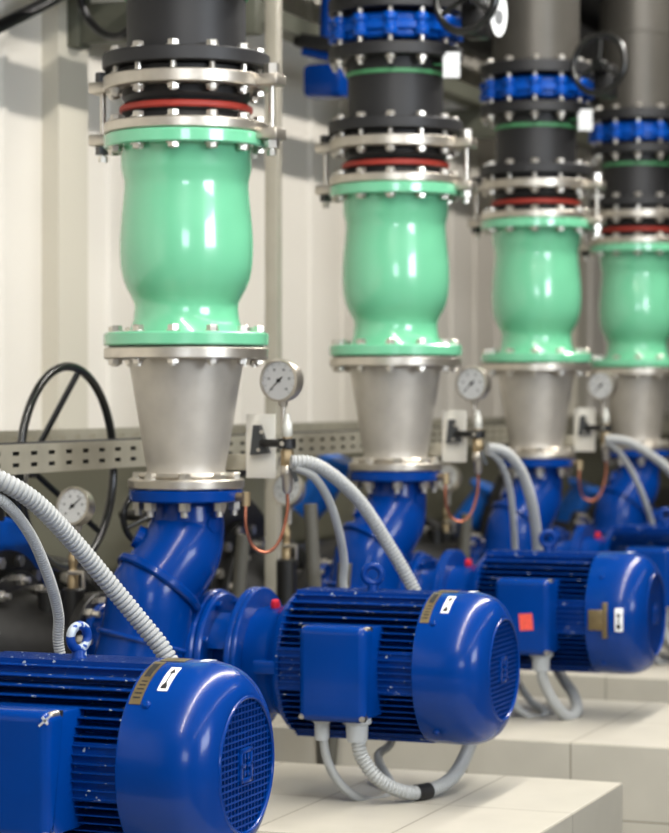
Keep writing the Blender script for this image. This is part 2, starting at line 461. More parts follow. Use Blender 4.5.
# ================================================================== MOTOR
X0, X1, XE = .288, .640, .795
def make_motor():
    t = thing('electric_motor', '', 'motor', (.45, YM, ZA-.176), 'blue electric motors in a row')
    o = (0, YM, ZA); ax = (1, 0, 0)
    b = B(); flange(b, .05, .176, .166, .179, o, ax, bev=.003); obj('mounting_flange', b, BLUE, t)
    b = B(); lathe(b, [(.128, .175), (.130, .185), (.132, .235), (.140, .250), (.150, .260), (.172, .280), (.175, .292), (.15, .294)], o, ax, 56)
    for s in (-1, 1): box2(b, (.225, YM+s*.12, ZA-.016), (.290, YM+s*.172, ZA+.016), .004)
    obj('end_shield', b, BLUE, t)
    # finned housing: level fins stepping out to a round outline
    RC = .135; RF = .178
    b = B(); lathe(b, [(RC, X0), (RC, X1+.03)], o, ax, 48)
    box2(b, (X0, YM-.055, ZA+.10), (X1, YM+.055, ZA+.167)); box2(b, (X0, YM-.055, ZA-.167), (X1, YM+.055, ZA-.10))
    for s in (-1, 1):
        box2(b, (X0, YM+s*.10, ZA-.052), (X1, YM+s*.168, ZA+.050))
    z = -.1685
    while z < .170:
        yy = math.sqrt(max(0, RF*RF-z*z)); xs, xe = X0-.002, X1
        th = .0016
        # tapered fin plate
        vs = []
        for s in (-1, 1):
            y0 = .0; y1 = yy
            q = [(xs, s*y0, z-th*1.6), (xe, s*y0, z-th*1.6), (xe, s*y1, z-th*.6), (xs, s*y1, z-th*.6),
                 (xs, s*y0, z+th*1.6), (xe, s*y0, z+th*1.6), (xe, s*y1, z+th*.6), (xs, s*y1, z+th*.6)]
            v = [b.verts.new(Vector((p[0], YM+p[1], ZA+p[2]))) for p in q]
            for f in ((0, 1, 2, 3), (7, 6, 5, 4), (0, 4, 5, 1), (1, 5, 6, 2), (2, 6, 7, 3), (3, 7, 4, 0)): b.faces.new([v[i] for i in f])
        z += .0152
    for yq in (-.045, -.03, -.015, 0, .015, .03, .045):
        for s in (-1, 1): box2(b, (X0, YM+yq-.002, ZA+s*.16), (X1, YM+yq+.002, ZA+s*.1765))
    obj('finned_housing', b, BLUEF, t)
    # fan cover
    b = B()
    prof = [(.155, .628), (.1795, .628), (.1808, .634), (.1812, .70), (.1800, .728), (.1755, .748), (.1675, .766), (.156, .780), (.142, .790), (.129, .795), (.122, .797), (.1165, .7955), (.1165, .786)]
    lathe(b, prof, o, ax, 72, cap=False); obj('fan_cover', b, BLUE, t)
    b = B(); ringtube(b, (.797, YM, ZA), ax, .119, .0032, 64, 8); obj('guard_ring', b, BLUE, t)
    # fan guard of flat bars
    b = B(); Rg = .1168
    n = 20
    for i in range(n+1):
        z = -Rg+2*Rg*i/n
        if abs(z) > Rg*.99: continue
        w = math.sqrt(Rg*Rg-z*z); box2(b, (.789, YM-w, ZA+z-.0017), (.7945, YM+w, ZA+z+.0017))
    n = 16
    for i in range(1, n):
        y = -Rg+2*Rg*i/n; w = math.sqrt(Rg*Rg-y*y); box2(b, (.789, YM+y-.0017, ZA-w), (.7935, YM+y+.0017, ZA+w))
    g = obj('fan_guard', b, BLUE, t)
    b = B(); lathe(b, [(.118, .755), (.118, .757)], o, ax, 40); obj('fan_backing', b, DARKIN, t)  # near-black disc stands in for the shade inside the fan cover
    b = B()
    for i in range(9):
        a = 2*PI*i/9; d = Vector((0, math.cos(a), math.sin(a))); q = Vector((.768, YM, ZA))+d*.062
        box(b, q, (.02, .09, .003), Matrix.Rotation(a, 3, 'X'))
    cyl(b, (.757, YM, ZA), (.778, YM, ZA), .02); obj('fan', b, BLACKP, t)
    # raised emblem in the middle of the guard
    b = B(); E = lambda y0, y1, z0, z1: box2(b, (.793, YM+y0, ZA+z0), (.7975, YM+y1, ZA+z1), .0008)
    E(-.027, -.017, -.031, .031); E(.017, .027, -.031, .031); E(-.027, .027, .022, .031); E(-.027, .027, -.031, -.022)
    E(-.027, -.004, -.004, .004); E(.004, .027, -.004, .004); E(-.011, -.004, .010, .022); E(.004, .011, .010, .022); E(-.011, -.004, -.018, -.010); E(.004, .011, -.018, -.010)
    obj('emblem', b, BLUE, g)
    # terminal box on the near side
    yf = -.205
    q0 = PX(297.5, 720, yf); q1 = PX(364.5, 626, yf); bx0, bx1, bz0, bz1 = q0.x, q1.x, PX(340, 723, yf).z, PX(340, 627, yf).z
    b = B(); box2(b, (bx0+.004, -.172, bz0+.006), (bx1-.003, -.06, bz1-.006), .004)
    for v in b.verts:
        if v.co.y < -.15: v.co.y += .02*(v.co.z-ZA)/.1
    tb = obj('terminal_box', b, BLUE, t)
    b = B(); box2(b, (bx0, yf, bz0), (bx1, -.168, bz1))
    es = [e for e in b.edges if all(v.co.y < yf+.01 for v in e.verts)]
    es += [e for e in b.edges if abs(e.verts[0].co.y-e.verts[1].co.y) > .02]
    bmesh.ops.bevel(b, geom=es, offset=.019, segments=6, profile=.5, affect='EDGES')
    for v in b.verts:
        if v.co.y > -.178: v.co.y = -.171 + .02*(v.co.z-ZA)/.1
    lid = obj('lid', b, BLUE, tb)
    b = B(); box2(b, (bx0+.002, -.1755, bz0+.003), (bx1-.001, -.1695, bz1-.003))
    for v in b.verts: v.co.y += .02*(v.co.z-ZA)/.1
    obj('seal', b, RUBBER, tb)
    for sx in (bx0+.009, bx1-.008):
        for sz in (bz0+.010, bz1-.008):
            b = B(); yy = -.178 if sz > ZA else -.197
            cyl(b, (sx, yy-.006, sz), (sx, yy+.02, sz), .0065, .0065, 14); lathe(b, [(.0065, .006), (.005, .012)], (sx, yy, sz), (0, -1, 0), 6); obj('screw', b, ZINC, tb)
    for gx, r in ((PX(322, 0, -.15).x, .0155), (PX(357, 0, -.15).x, .0225)):
        b = B(); gy = -.15
        lathe(b, [(r*1.5, 0), (r*1.5, .012), (r*1.15, .016), (r*1.1, .05), (r*.95, .056)], (gx, gy, bz0+.006), (0, 0, -1), 24); obj('cable_gland', b, GLAND, tb)
    # lifting eye
    b = B(); cyl(b, (.4666, YM, ZA+.155), (.4666, YM, ZA+.190), .016, .013)
    ringtube(b, (.4666, YM, ZA+.215), (.35, -1, 0), .021, .0085, 32, 12); obj('lifting_eye', b, BLUEF, t)
    b = B(); lathe(b, [(.012, 0), (.012, .008), (.008, .01)], (.545, YM-.035, ZA+.164), (0, 0, 1), 6); obj('bolt', b, BLUE, t)
    # marks on the fan cover (arc strips)
    def arc(x0, x1, a0, a1, r, m, name, thick=.0012, par=t, n=14):
        b = B(); rows = []
        for i in range(n+1):
            a = a0+(a1-a0)*i/n; d = Vector((0, -math.cos(a), math.sin(a)))
            rows.append([b.verts.new(Vector((xx, YM, ZA))+d*rr) for xx, rr in ((x0, r), (x1, r), (x1, r+thick), (x0, r+thick))])
        for p, q in zip(rows, rows[1:]):
            for j in range(4):
                jj = (j+1) % 4; b.faces.new((p[j], p[jj], q[jj], q[j]))
        b.faces.new(rows[0]); b.faces.new(rows[-1][::-1])
        return obj(name, b, m, par)
    np_ = arc(.634, .656, R(40), R(80), .1809, BRASS, 'nameplate')
    for q in range(5): arc(.638+.0005*q, .652, R(44+q*3.1), R(45+q*3.1), .1820, INK, 'nameplate_text', .0003, np_, 3)
    arc(.639, .651, R(61), R(76), .1820, INK, 'nameplate_text', .0003, np_, 6)
    arc(.640, .688, R(82), R(94), .1809, BRASS, 'rating_strip')
    st = arc(.678, .697, R(50), R(72), .1811, WHITE, 'arrow_sticker')
    arc(.6862, .6888, R(54.5), R(66), .1822, INK, 'arrow_shaft', .0003, st, 8)
    # arrow head and tail block, curved onto the cover
    def patch(poly, name):
        b = B(); f = []
        for x, adeg in poly:
            a = R(adeg); d = Vector((0, -math.cos(a), math.sin(a))); f.append(b.verts.new(Vector((x, YM, ZA))+d*.1825))
        fc = b.faces.new(f); r = bmesh.ops.extrude_face_region(b, geom=[fc])
        a = R(62); bmesh.ops.translate(b, vec=Vector((0, -math.cos(a), math.sin(a)))*-.0004, verts=[v for v in r['geom'] if isinstance(v, bmesh.types.BMVert)])
        obj(name, b, INK, st)
    patch([(.6815, 65.2), (.6935, 65.2), (.6875, 70.6)], 'arrow_head')
    patch([(.682, 51.6), (.693, 51.6), (.693, 54.0), (.6895, 56.4), (.6855, 56.4), (.682, 54.0)], 'arrow_tail')
    arc(.712, .728, R(86), R(98), .1806, WHITE, 'white_sticker')
    b = B(); a = R(40); d = Vector((0, -math.cos(a), math.sin(a))); q = Vector((.668, YM, ZA))+d*.1795
    lathe(b, [(.008, 0), (.008, .004), (.005, .007)], q, d, 10); obj('screw', b, BLUE, t)
    b = B(); a = R(-50); d = Vector((0, -math.cos(a), math.sin(a))); q = Vector((.668, YM, ZA))+d*.1795
    lathe(b, [(.008, 0), (.008, .004), (.005, .007)], q, d, 10); obj('screw', b, BLUE, t)
    # red cap on the drive-end barrel
    b = B(); q = Vector((.222, YM-.02, ZA+.126)); lathe(b, [(.011, 0), (.012, .012), (.009, .022), (.003, .024)], q, (0, -.25, 1), 16); obj('red_cap', b, REDCAP, t, label='small red plastic cap')
    return t
MOTL = ['blue finned motor cut off at the lower left, nearest the camera', 'whole blue finned motor at centre with its conduit loop resting on the tiles',
        'blue finned motor with red sticker on its terminal box', 'blue finned motor at the right edge behind the red-stickered one']
m0 = make_motor(); MOT = [m0]; m0['label'] = MOTL[1]
for k in (-1, 1, 2):
    sk = () if k == -1 else (('arrow_sticker', 'nameplate', 'rating_strip') if k == 1 else ('arrow_sticker',))
    m = dup(m0, k*P, MOTL[{-1: 0, 1: 2, 2: 3}[k]], sk); MOT.append(m)
    if k == -1: m0_near = m
    if k == 1: m3 = m
# the third motor: sticker on its box, bracket and label on the side of its cover
OFF[m3] = m3.location.copy()
tb3 = [c for c in m3.children if c.name.startswith('terminal_box')][0]; OFF[tb3] = OFF[m3]
p = PX(526, 622, P-.2055)
b = B(); box(b, p, (.040, .0015, .048), Matrix.Rotation(R(-5), 3, 'Y')); obj('red_sticker', b, STICK, tb3, label='square red-orange sticker')
b = B(); p1 = PX(597, 620, P-.118); box2(b, (p1.x-.026, P+YM-.186, p1.z-.030), (p1.x+.020, P+YM-.174, p1.z+.030), .003); 
box2(b, (p1.x+.018, P+YM-.190, p1.z-.052), (p1.x+.032, P+YM-.172, p1.z+.052), .002); br = obj('cover_bracket', b, BRASS, m3)
p2 = PX(619, 620, P-.118); b = B(); box2(b, (p2.x-.012, P+YM-.184, p2.z-.034), (p2.x+.012, P+YM-.175, p2.z+.034), .002); lb = obj('white_label', b, WHITE, m3)
b = B(); box2(b, (p2.x-.002, P+YM-.1846, p2.z-.02), (p2.x+.002, P+YM-.1839, p2.z+.018)); box2(b, (p2.x-.006, P+YM-.1846, p2.z-.026), (p2.x+.006, P+YM-.1839, p2.z-.014)); box2(b, (p2.x-.005, P+YM-.1846, p2.z+.010), (p2.x+.005, P+YM-.1839, p2.z+.018)); obj('arrow_mark', b, INK, lb)
# the nearest motor: a scuff cross on the lid of its box
OFF[m0] = m0.location.copy()

for ch in list(m0_near.children):
    if ch.name.startswith('lifting_eye'): bpy.data.objects.remove(ch)
yk = -P+YM
OFF[m0_near] = m0_near.location.copy()
b = B(); ex = PX(81, 640, yk).x; cyl(b, (ex, yk, ZA+.155), (ex, yk, ZA+.190), .016, .013)
ringtube(b, (ex, yk, ZA+.213), (1, -.35, 0), .021, .0085, 32, 12)
obj('lifting_eye', b, mat('worn_blue_enamel', (0, 58, 140), .35, metal=.1, chips=(30, .53)), m0_near)
tbn = [c for c in m0_near.children if c.name.startswith('terminal_box')][0]; OFF[tbn] = OFF[m0_near]
b = B(); y = -P-.2052
p = PX(47, 718, y)
for a, L, h in ((R(40), .030, .0035), (R(-48), .016, .005)):
    box(b, p, (L, .0008, h), Matrix.Rotation(-a, 3, 'Y'))
obj('scuff_mark', b, mat('bare_scuff', (196, 200, 205), .5), tbn, label='small pale cross-shaped scuff in the paint')

m0_near.location += Vector((-.004, 0, -.005))

# ================================================================== CONDUITS
def corrugated(bm, pts, r, pitch, n=12):
    p = resample(spline(pts, 60*len(pts)), pitch/4)
    sweep(bm, p, lambda i: r*(1.0, .97, .80, .97)[i % 4], n)
def conduit(name, pts, r, pitch):
    b = B(); corrugated(b, pts, r, pitch); return obj(name, b, GREYC, None, origin=pts[0])
gx = PX(357, 0, -.15).x; gz = ZA-.093-.045
thick = [PX(291, 462, .0), PX(312, 463.5, .03), PX(336, 478, .10), PX(361, 503, .18), PX(386, 541, .245), PX(414, 590, .29), PX(428, 630, .30), Vector((.640, .305, ZA-.02)), Vector((.66, .295, ZA-.12)),
         PX(467, 752, .20), PX(447, 782, .06), PX(412, 793, -.06), PX(381, 781, -.13), PX(362, 757, -.15), Vector((gx, -.15, gz))]
gx2 = PX(322, 0, -.15).x
thin = [PX(295, 467, .0), PX(314, 477, .04), PX(329, 501, .12), PX(339, 532, .19), PX(344, 562, .25), PX(345, 595, .27), Vector((.38, .28, ZA-.05)), Vector((.45, .24, ZA-.20)),
        PX(378, 757, .20), PX(392, 786, .08), PX(388, 797, .0), PX(368, 801, -.06), PX(345, 789, -.12), PX(328, 762, -.145), Vector((gx2, -.15, gz+.006))]
ck0 = conduit('corrugated_conduit', thick, .0175, .0096); cn0 = conduit('corrugated_conduit', thin, .0112, .0058)
CL = {-1: 'over the motor at lower left', 0: 'running down to the central motor and looping under it', 1: 'running down behind the motor with the red sticker', 2: 'arching down at the right edge to the farthest motor'}
def ctag(o, k, kind): tag(o, '%s grey corrugated conduit %s' % (kind, CL[k]), 'conduit', 'grey corrugated conduits')
ctag(ck0, 0, 'thick'); ctag(cn0, 0, 'thin')
thick_near = [PX(-26, 470, -P), PX(0, 480, -P+.02), PX(35, 502, -P+.08), PX(72, 540, -P+.16), PX(106, 580, -P+.22), PX(140, 621, -P+.26), PX(166, 655, -P+.28), PX(190, 705, -P+.29)] + [p-Vector((0, P, 0)) for p in thick[7:]]
ckn = conduit('corrugated_conduit', thick_near, .0185, .0100); ctag(ckn, -1, 'thick')
o = cn0.copy(); C.objects.link(o); o.location = cn0.location+Vector((0, -P, 0)); ctag(o, -1, 'thin')
G1 = Vector((gx, P-.15, gz)); G2 = Vector((gx2, P-.15, gz+.006))
pk = [PX(487, 448, P), PX(505, 452, P+.04), PX(521, 471, P+.11), PX(531, 500, P+.17), PX(536, 530, P+.23), PX(538, 556, P+.28), PX(541, 605, P+.31), PX(556, 665, P+.24), PX(572, 692, P+.12), PX(577, 709, P+.0), PX(568, 717, P-.08), PX(555, 704, P-.13), Vector((gx+.008, P-.15, gz-.05)), G1]
o = conduit('corrugated_conduit', pk, .0175, .0096); ctag(o, 1, 'thick')
pk = [PX(489, 452, P), PX(500, 462, P+.05), PX(509, 486, P+.12), PX(513, 516, P+.18), PX(515, 552, P+.26), PX(516, 600, P+.29), PX(513, 665, P+.24), PX(530, 700, P+.12), PX(545, 712, P+.02), PX(535, 718, P-.06), PX(515, 705, P-.12), Vector((gx2+.006, P-.15, gz-.05)), G2]
o = conduit('corrugated_conduit', pk, .0112, .0058); ctag(o, 1, 'thin')
up = Vector((0, 2*P, 0))
pk = [PX(605, 439, 2*P), PX(625, 441, 2*P+.03), PX(646, 452, 2*P+.09), PX(669, 470, 2*P+.16), PX(688, 497, 2*P+.23), PX(698, 530, 2*P+.28)]+[p+up for p in thick[7:]]
o = conduit('corrugated_conduit', pk, .0175, .0096); ctag(o, 2, 'thick')
pk = [PX(607, 442, 2*P), PX(620, 453, 2*P+.04), PX(634, 476, 2*P+.10), PX(645, 502, 2*P+.17), PX(653, 528, 2*P+.26), PX(657, 560, 2*P+.28)]+[p+up for p in thin[6:]]
o = conduit('corrugated_conduit', pk, .0112, .0058); ctag(o, 2, 'thin')
b = B(); c = resample(spline(thick, 900), .004); L = len(c); sweep(b, c[int(L*.815):int(L*.845)], .0195, 16); obj('tape_band', b, RUBBER, ck0, label='black tape band')

# ================================================================== GAUGE STATION (unit 0)
def dial_gauge(name, c, nrm, rad, depth, stem, label, group, needle=-2.4):
    c = Vector(c); nrm = Vector(nrm).normalized()
    t = thing(name, label, 'pressure gauge', c-Vector((0, 0, stem)), group)
    b = B(); lathe(b, [(rad*.3, -depth), (rad*.94, -depth), (rad, -depth+.006), (rad, -.004), (rad*1.05, -.003), (rad*1.05, .004), (rad*.93, .005), (rad*.93, -.002)], c, nrm, 48, cap=False); obj('case', b, STEEL, t)
    b = B(); lathe(b, [(rad*.95, -.004), (rad*.95, -.001)], c, nrm, 40); d = obj('dial', b, DIAL, t)
    up = Vector((0, 0, 1)); sx = up.cross(nrm).normalized(); uu = nrm.cross(sx)
    b = B()
    for i in range(11):
        a = R(225-27*i); dv = sx*math.cos(a)+uu*math.sin(a); q = c+dv*rad*.8+nrm*.0004
        cyl(b, q-dv*rad*.05, q+dv*rad*.06, .0008, n=5)
        if i % 2 == 0:
            q2 = c+dv*rad*.58+nrm*.0003; box(b, q2, (rad*.12, rad*.12, .001), Matrix((sx, uu, nrm)).transposed())
    obj('scale_marks', b, mat('soft_ink', (156, 158, 158), .6), d)
    b = B(); dv = sx*math.cos(needle)+uu*math.sin(needle); q = c+nrm*.002
    cyl(b, q-dv*rad*.25, q+dv*rad*.72, .0022, .0008, 6); cyl(b, q-nrm*.001, q+nrm*.003, .005, n=14); obj('needle', b, INK, d)
    b = B(); lathe(b, [(rad*.92, .003), (rad*.92, .0045)], c, nrm, 40); obj('lens', b, glass(), t)
    b = B(); q = c-nrm*depth*.5
    cyl(b, q-up*rad*.95, q-up*stem, .006, n=12); cyl(b, q-up*(rad*1.0), q-up*(rad+.014), .013, .010, 6); obj('stem', b, STEEL, t)
    return t
GY = .03
gp = PX(279, 380.5, GY)
gauge0 = dial_gauge('pressure_gauge', gp, (math.cos(R(-99)), math.sin(R(-99)), .0), .0505, .038, .115, '', 'upright gauges beside the reducers')
GL = ['round pressure gauge on a thin stem beside the nearest steel reducer', 'round pressure gauge on a thin stem beside the second reducer from the left', 'round pressure gauge on a thin stem between third and farthest reducers']
gauge0['label'] = GL[0]
def make_valve_stack():
    a = PX(284.5, 427, GY); t = thing('gauge_valve', '', 'valve', PX(284.5, 492, GY), 'gauge valves with copper tubes')
    x, y = a.x, GY+.018
    zz = lambda v: PX(284.5, v, GY).z
    b = B()
    lathe(b, [(.010, zz(437)), (.0125, zz(434)), (.0125, zz(424)), (.009, zz(421)), (.007, zz(414))], (x, y, 0), n=16); obj('upper_fitting', b, mat('pale_fitting', (206, 206, 198), .4, metal=.3), t)
    b = B(); lathe(b, [(.014, zz(467)), (.016, zz(465)), (.016, zz(452)), (.012, zz(449)), (.012, zz(437))], (x, y, 0), n=6); obj('brass_nut', b, BRASSF, t)
    b = B(); lathe(b, [(.007, zz(494)), (.013, zz(490)), (.0135, zz(479)), (.017, zz(476)), (.017, zz(468)), (.012, zz(465))], (x, y, 0), n=20); obj('valve_body', b, STEEL, t)
    b = B(); box(b, Vector((x+.024, y-.018, zz(473))), (.012, .006, .045), Matrix.Rotation(R(-22), 3, 'Y'), .002); cyl(b, (x, y, zz(468)), (x+.018, y-.018, zz(468)), .005); obj('lever', b, mat('grey_lever', (92, 96, 98), .4), t)
    b = B(); tube(b, [(x, y, zz(491)), (x, y, zz(512)), PX(281, 537, GY+.01), PX(272, 550, GY), PX(262, 552, GY-.01), PX(252, 545, GY-.02), PX(246, 527, -.02), PX(245.5, 505, -.02)], .0042, 10); obj('copper_tube', b, COPPER, t)
    b = B(); q = PX(246, 497, -.02); cyl(b, q+Vector((0, 0, -.022)), q+Vector((0, 0, .012)), .011, n=6); cyl(b, q+Vector((-.03, .01, 0)), q, .010, n=12); obj('tube_fitting', b, BRASSF, t)
    return t
v0 = make_valve_stack()
def make_plate():
    y = GY+.075; p0 = PX(246, 478, y); p1 = PX(275, 414, y)
    t = thing('mounting_plate', '', 'bracket', ((p0.x+p1.x)/2, y, p0.z), 'cream plates holding the gauges')
    b = B(); box2(b, (p0.x, y, p0.z), (p1.x, y+.005, p1.z), .001); obj('plate', b, CREAM, t)
    b = B(); q = PX(260, 440, y-.02)
    # triangular bracket
    pts = [PX(256, 425, y), PX(253, 455, y), PX(271, 453, y), PX(262, 425, y)]
    f = [b.verts.new(p+Vector((0, -.001, 0))) for p in pts]; g = [b.verts.new(p+Vector((0, -.02, 0))) for p in pts]
    b.faces.new(f); b.faces.new(g[::-1])
    for i in range(4): b.faces.new((f[i], f[(i+1) % 4], g[(i+1) % 4], g[i]))
    obj('wedge', b, mat('dark_grey_plastic', (60, 62, 63), .45), t)
    b = B(); c0 = PX(262, 443, y-.02); c1 = Vector((PX(287, 443, GY+.018).x, GY+.018, c0.z))
    cyl(b, c0, c1-Vector((.0, 0, 0)), .010, .010, 14); cyl(b, c1+Vector((0, 0, -.012)), c1+Vector((0, 0, .012)), .022, n=18); obj('clamp_arm', b, BLACKP, t)
    b = B(); cyl(b, c1+Vector((-.004, -.024, 0)), c1+Vector((-.004, -.018, 0)), .006, n=8); obj('bolt', b, ZINC, t)
    for px, py in ((259, 450), (262, 432)):
        b = B(); q = PX(px, py, y-.021); cyl(b, q, q+Vector((0, -.006, 0)), .005, n=8); obj('bolt', b, ZINC, t)
    # strut carrying the plate back to the cable tray
    b = B(); box2(b, (-.03, y+.005, H(-.185)), (p1.x-.005, y+.03, H(-.145)), .002); obj('strut', b, GALV, t)
    return t
pl0 = make_plate()
VL = 'steel and brass gauge valve with U-bent copper tube, {}'; PLL = 'cream plate with black clamp arm holding the gauge pipe, {}'
GP = ['by the nearest steel reducer', 'by the second steel reducer', 'by the third steel reducer']
v0['label'] = VL.format(GP[0]); pl0['label'] = PLL.format(GP[0])
for k in (1, 2):
    dup(gauge0, k*P, GL[k]); dup(v0, k*P, VL.format(GP[k])); dup(pl0, k*P, PLL.format(GP[k]))
# ================================================================== SUCTION SIDE (behind the pumps)
o0 = (0, YM, ZA); AX = (1, 0, 0)
def make_suction():
    t = thing('suction_pipe', '', 'pipe', (-.5, YM, ZA-.2), 'dark suction pipes')
    b = B(); lathe(b, [(.095, -.28), (.105, -.38), (.15, -.50)], o0, AX, 40, cap=False); obj('pipe_wall', b, IRON, t)
    for x0, x1, r in ((-.290, -.264, .150), (-.53, -.50, .20)):
        b = B(); flange(b, .08, r, x0, x1, o0, AX); f = obj('flange', b, IRON, t)
        for i in range(10):
            a = 2*PI*(i+.5)/10; q = Vector((x1, YM+(r-.025)*math.cos(a), ZA+(r-.025)*math.sin(a)))
            b = B(); lathe(b, [(.015, -.002), (.015, .014), (.012, .016)], q, AX, 6); lathe(b, [(.008, .01), (.008, .034)], q, AX, 8); obj('bolt', b, ZINC, f)
    b = B(); cyl(b, (-.40, YM-.02, ZA+.08), (-.40, YM-.02, ZA+.15), .03); obj('boss', b, IRON, t)
    return t
s0 = make_suction()
def make_sv():
    t = thing('isolation_valve', '', 'valve', (-.62, YM, ZA-.33), 'big round valves behind the pumps')
    b = B(); flange(b, .20, .335, -.60, -.545, o0, AX, bev=.012); flange(b, .2, .29, -.62, -.60, o0, AX); obj('body', b, BLUEV, t)
    b = B(); lathe(b, [(.0, -.56), (.2, -.56)], o0, AX, 40); obj('disc', b, IRON, t)
    b = B(); flange(b, .18, .25, -.545, -.53, o0, AX); f = obj('flange', b, IRON, t)
    for i in range(14):
        a = 2*PI*i/14; q = Vector((-.53, YM+.225*math.cos(a), ZA+.225*math.sin(a)))
        b = B(); lathe(b, [(.016, -.002), (.016, .014)], q, AX, 6); obj('bolt', b, ZINC, f)
    b = B(); cyl(b, (-.585, YM, ZA+.30), (-.585, YM, ZA+.42), .04); box2(b, (-.64, YM-.06, ZA+.39), (-.53, YM+.06, ZA+.50), .01); obj('gearbox', b, IRON, t)
    return t
sv0 = make_sv()
SL = ['nearest pump', 'second pump from the left', 'third pump from the left', 'farthest pump']
s0['label'] = 'dark bolted suction pipe behind the ' + SL[0]; sv0['label'] = 'big round blue isolation valve behind the ' + SL[0]
for k in (1, 2, 3):
    dup(s0, k*P, 'dark bolted suction pipe behind the ' + SL[k]); q = dup(sv0, k*P, 'big round dark isolation valve behind the ' + SL[k])
    for ch in q.children:
        if ch.name.startswith('body'):
            if k == 1: ironbody = ch.data.copy(); ironbody.materials[0] = IRON
            ch.data = ironbody
# large black handwheel rising above the tray
t = thing('handwheel', 'large black spoked handwheel rising behind the cable tray at left', 'handwheel', (-.57, .18, H(-.40)))
c = Vector((-.435, .21, H(-.185))); hb = Vector((-.555, .21, H(-.185)))
b = B(); ringtube(b, c, AX, .262, .0115, 72, 12); obj('rim', b, BLACKM, t)
for i in range(3):
    a = R(76)+2*PI*i/3; e = c+Vector((0, math.cos(a)*.262, math.sin(a)*.262))
    b = B(); cyl(b, hb, e, .0085, .0085, 12); obj('spoke', b, BLACKM, t)
b = B(); cyl(b, hb-Vector((.05, 0, 0)), hb+Vector((.02, 0, 0)), .03); obj('hub', b, BLACKM, t)
b = B(); cyl(b, hb+Vector((-.02, -.03, 0)), hb+Vector((-.02, -.03, -.20)), .025); obj('stand', b, IRON, t)
# small black handwheel behind the nearest pump neck
t = thing('handwheel', 'small black handwheel half hidden behind the nearest pump neck', 'handwheel', (-.5, .45, H(-.5)))
c = PX(149, 517, .35); b = B(); ringtube(b, c, (.8, -.6, 0), .075, .009, 40, 10); obj('rim', b, BLACKM, t)
b = B(); x_, y_ = frame(Vector((.8, -.6, 0)))
for i in range(3):
    a = .4+2*PI*i/3; cyl(b, c, c+(x_*math.cos(a)+y_*math.sin(a))*.075, .007)
obj('spoke', b, BLACKM, t)
b = B(); cyl(b, c, c-Vector((.12, -.09, 0)), .014); obj('stem', b, IRON, t)
# low gauges on the suction side
lg0 = dial_gauge('pressure_gauge', PX(73, 506, .0), (math.cos(R(-97)), math.sin(R(-97)), .22), .047, .034, .10, 'low-set pressure gauge behind the thick conduit at the left', 'low gauges on the suction pipes', needle=.75)
p = PX(73, 0, .0)
def make_cock():
    t = thing('gauge_cock', '', 'valve', PX(73, 590, .017), 'brass gauge cocks')
    x = PX(73, 590, .017).x; y = .017; zz = lambda v: PX(73, v, .017).z
    b = B(); lathe(b, [(.014, zz(590)), (.014, zz(572)), (.010, zz(570)), (.010, zz(566)), (.0125, zz(564)), (.0125, zz(556)), (.008, zz(553)), (.008, zz(540))], (x, y, 0), n=16); obj('body', b, BRASSF, t)
    b = B(); box2(b, (x-.005, y-.022, zz(574)), (x+.040, y-.012, zz(570)), .002); box2(b, (x+.034, y-.022, zz(588)), (x+.042, y-.012, zz(571)), .002); obj('lever', b, STEEL, t)
    b = B(); lathe(b, [(.03, zz(640)), (.03, zz(590)), (.024, zz(588))], (x, y, 0), n=20); obj('plug', b, IRON, t)
    return t
ck = make_cock(); ck['label'] = 'brass gauge cock with lever under the low gauge at left'
for k, u, v, y, l in ((1, 287, 489, 1.15, 'low-set pressure gauge seen behind the copper tube of the nearest gauge'), (2, 447, 477, 3.10, 'low-set pressure gauge seen behind the copper tube of the second gauge')):
    g = dial_gauge('pressure_gauge', PX(u, v, y), (math.cos(R(-97)), math.sin(R(-97)), .25), .048, .034, .10, l, 'low gauges on the suction pipes', needle=.75)
    q = dup(ck, 0, 'brass gauge cock under the low gauge behind the ' + ('nearest' if k == 1 else 'second') + ' copper tube'); w_ = PX(u, v, y)-PX(73, 506, 0.); q.location += w_
# bright blue hand levers of the valves beyond
for (u, v, y, l) in ((326, 481, 3.1, 'bright blue valve bonnet glimpsed behind conduits of the central motor'), (478, 506, 4.5, 'bright blue valve bonnet glimpsed behind the second copper tube'), (575, 503, 5.6, 'bright blue valve bonnet glimpsed behind the third copper tube')):
    c = PX(u, v, y); t = thing('valve_bonnet', l, 'valve', c-Vector((0, 0, .1)), 'bright blue valve bonnets')
    b = B(); sweep(b, [c+Vector((-.09, 0, -.12)), c+Vector((-.03, 0, -.05)), c+Vector((.03, 0, .04)), c+Vector((.05, 0, .085))], [.06, .065, .06, .055], 20); obj('bonnet', b, mat('light_blue_enamel', (16, 104, 200), .4), t)
    b = B(); flange(b, .0, .085, 0, .02, c+Vector((.045, 0, .07)), (.4, 0, 1)); obj('bonnet_flange', b, mat('light_blue_enamel', (16, 104, 200), .4), t)
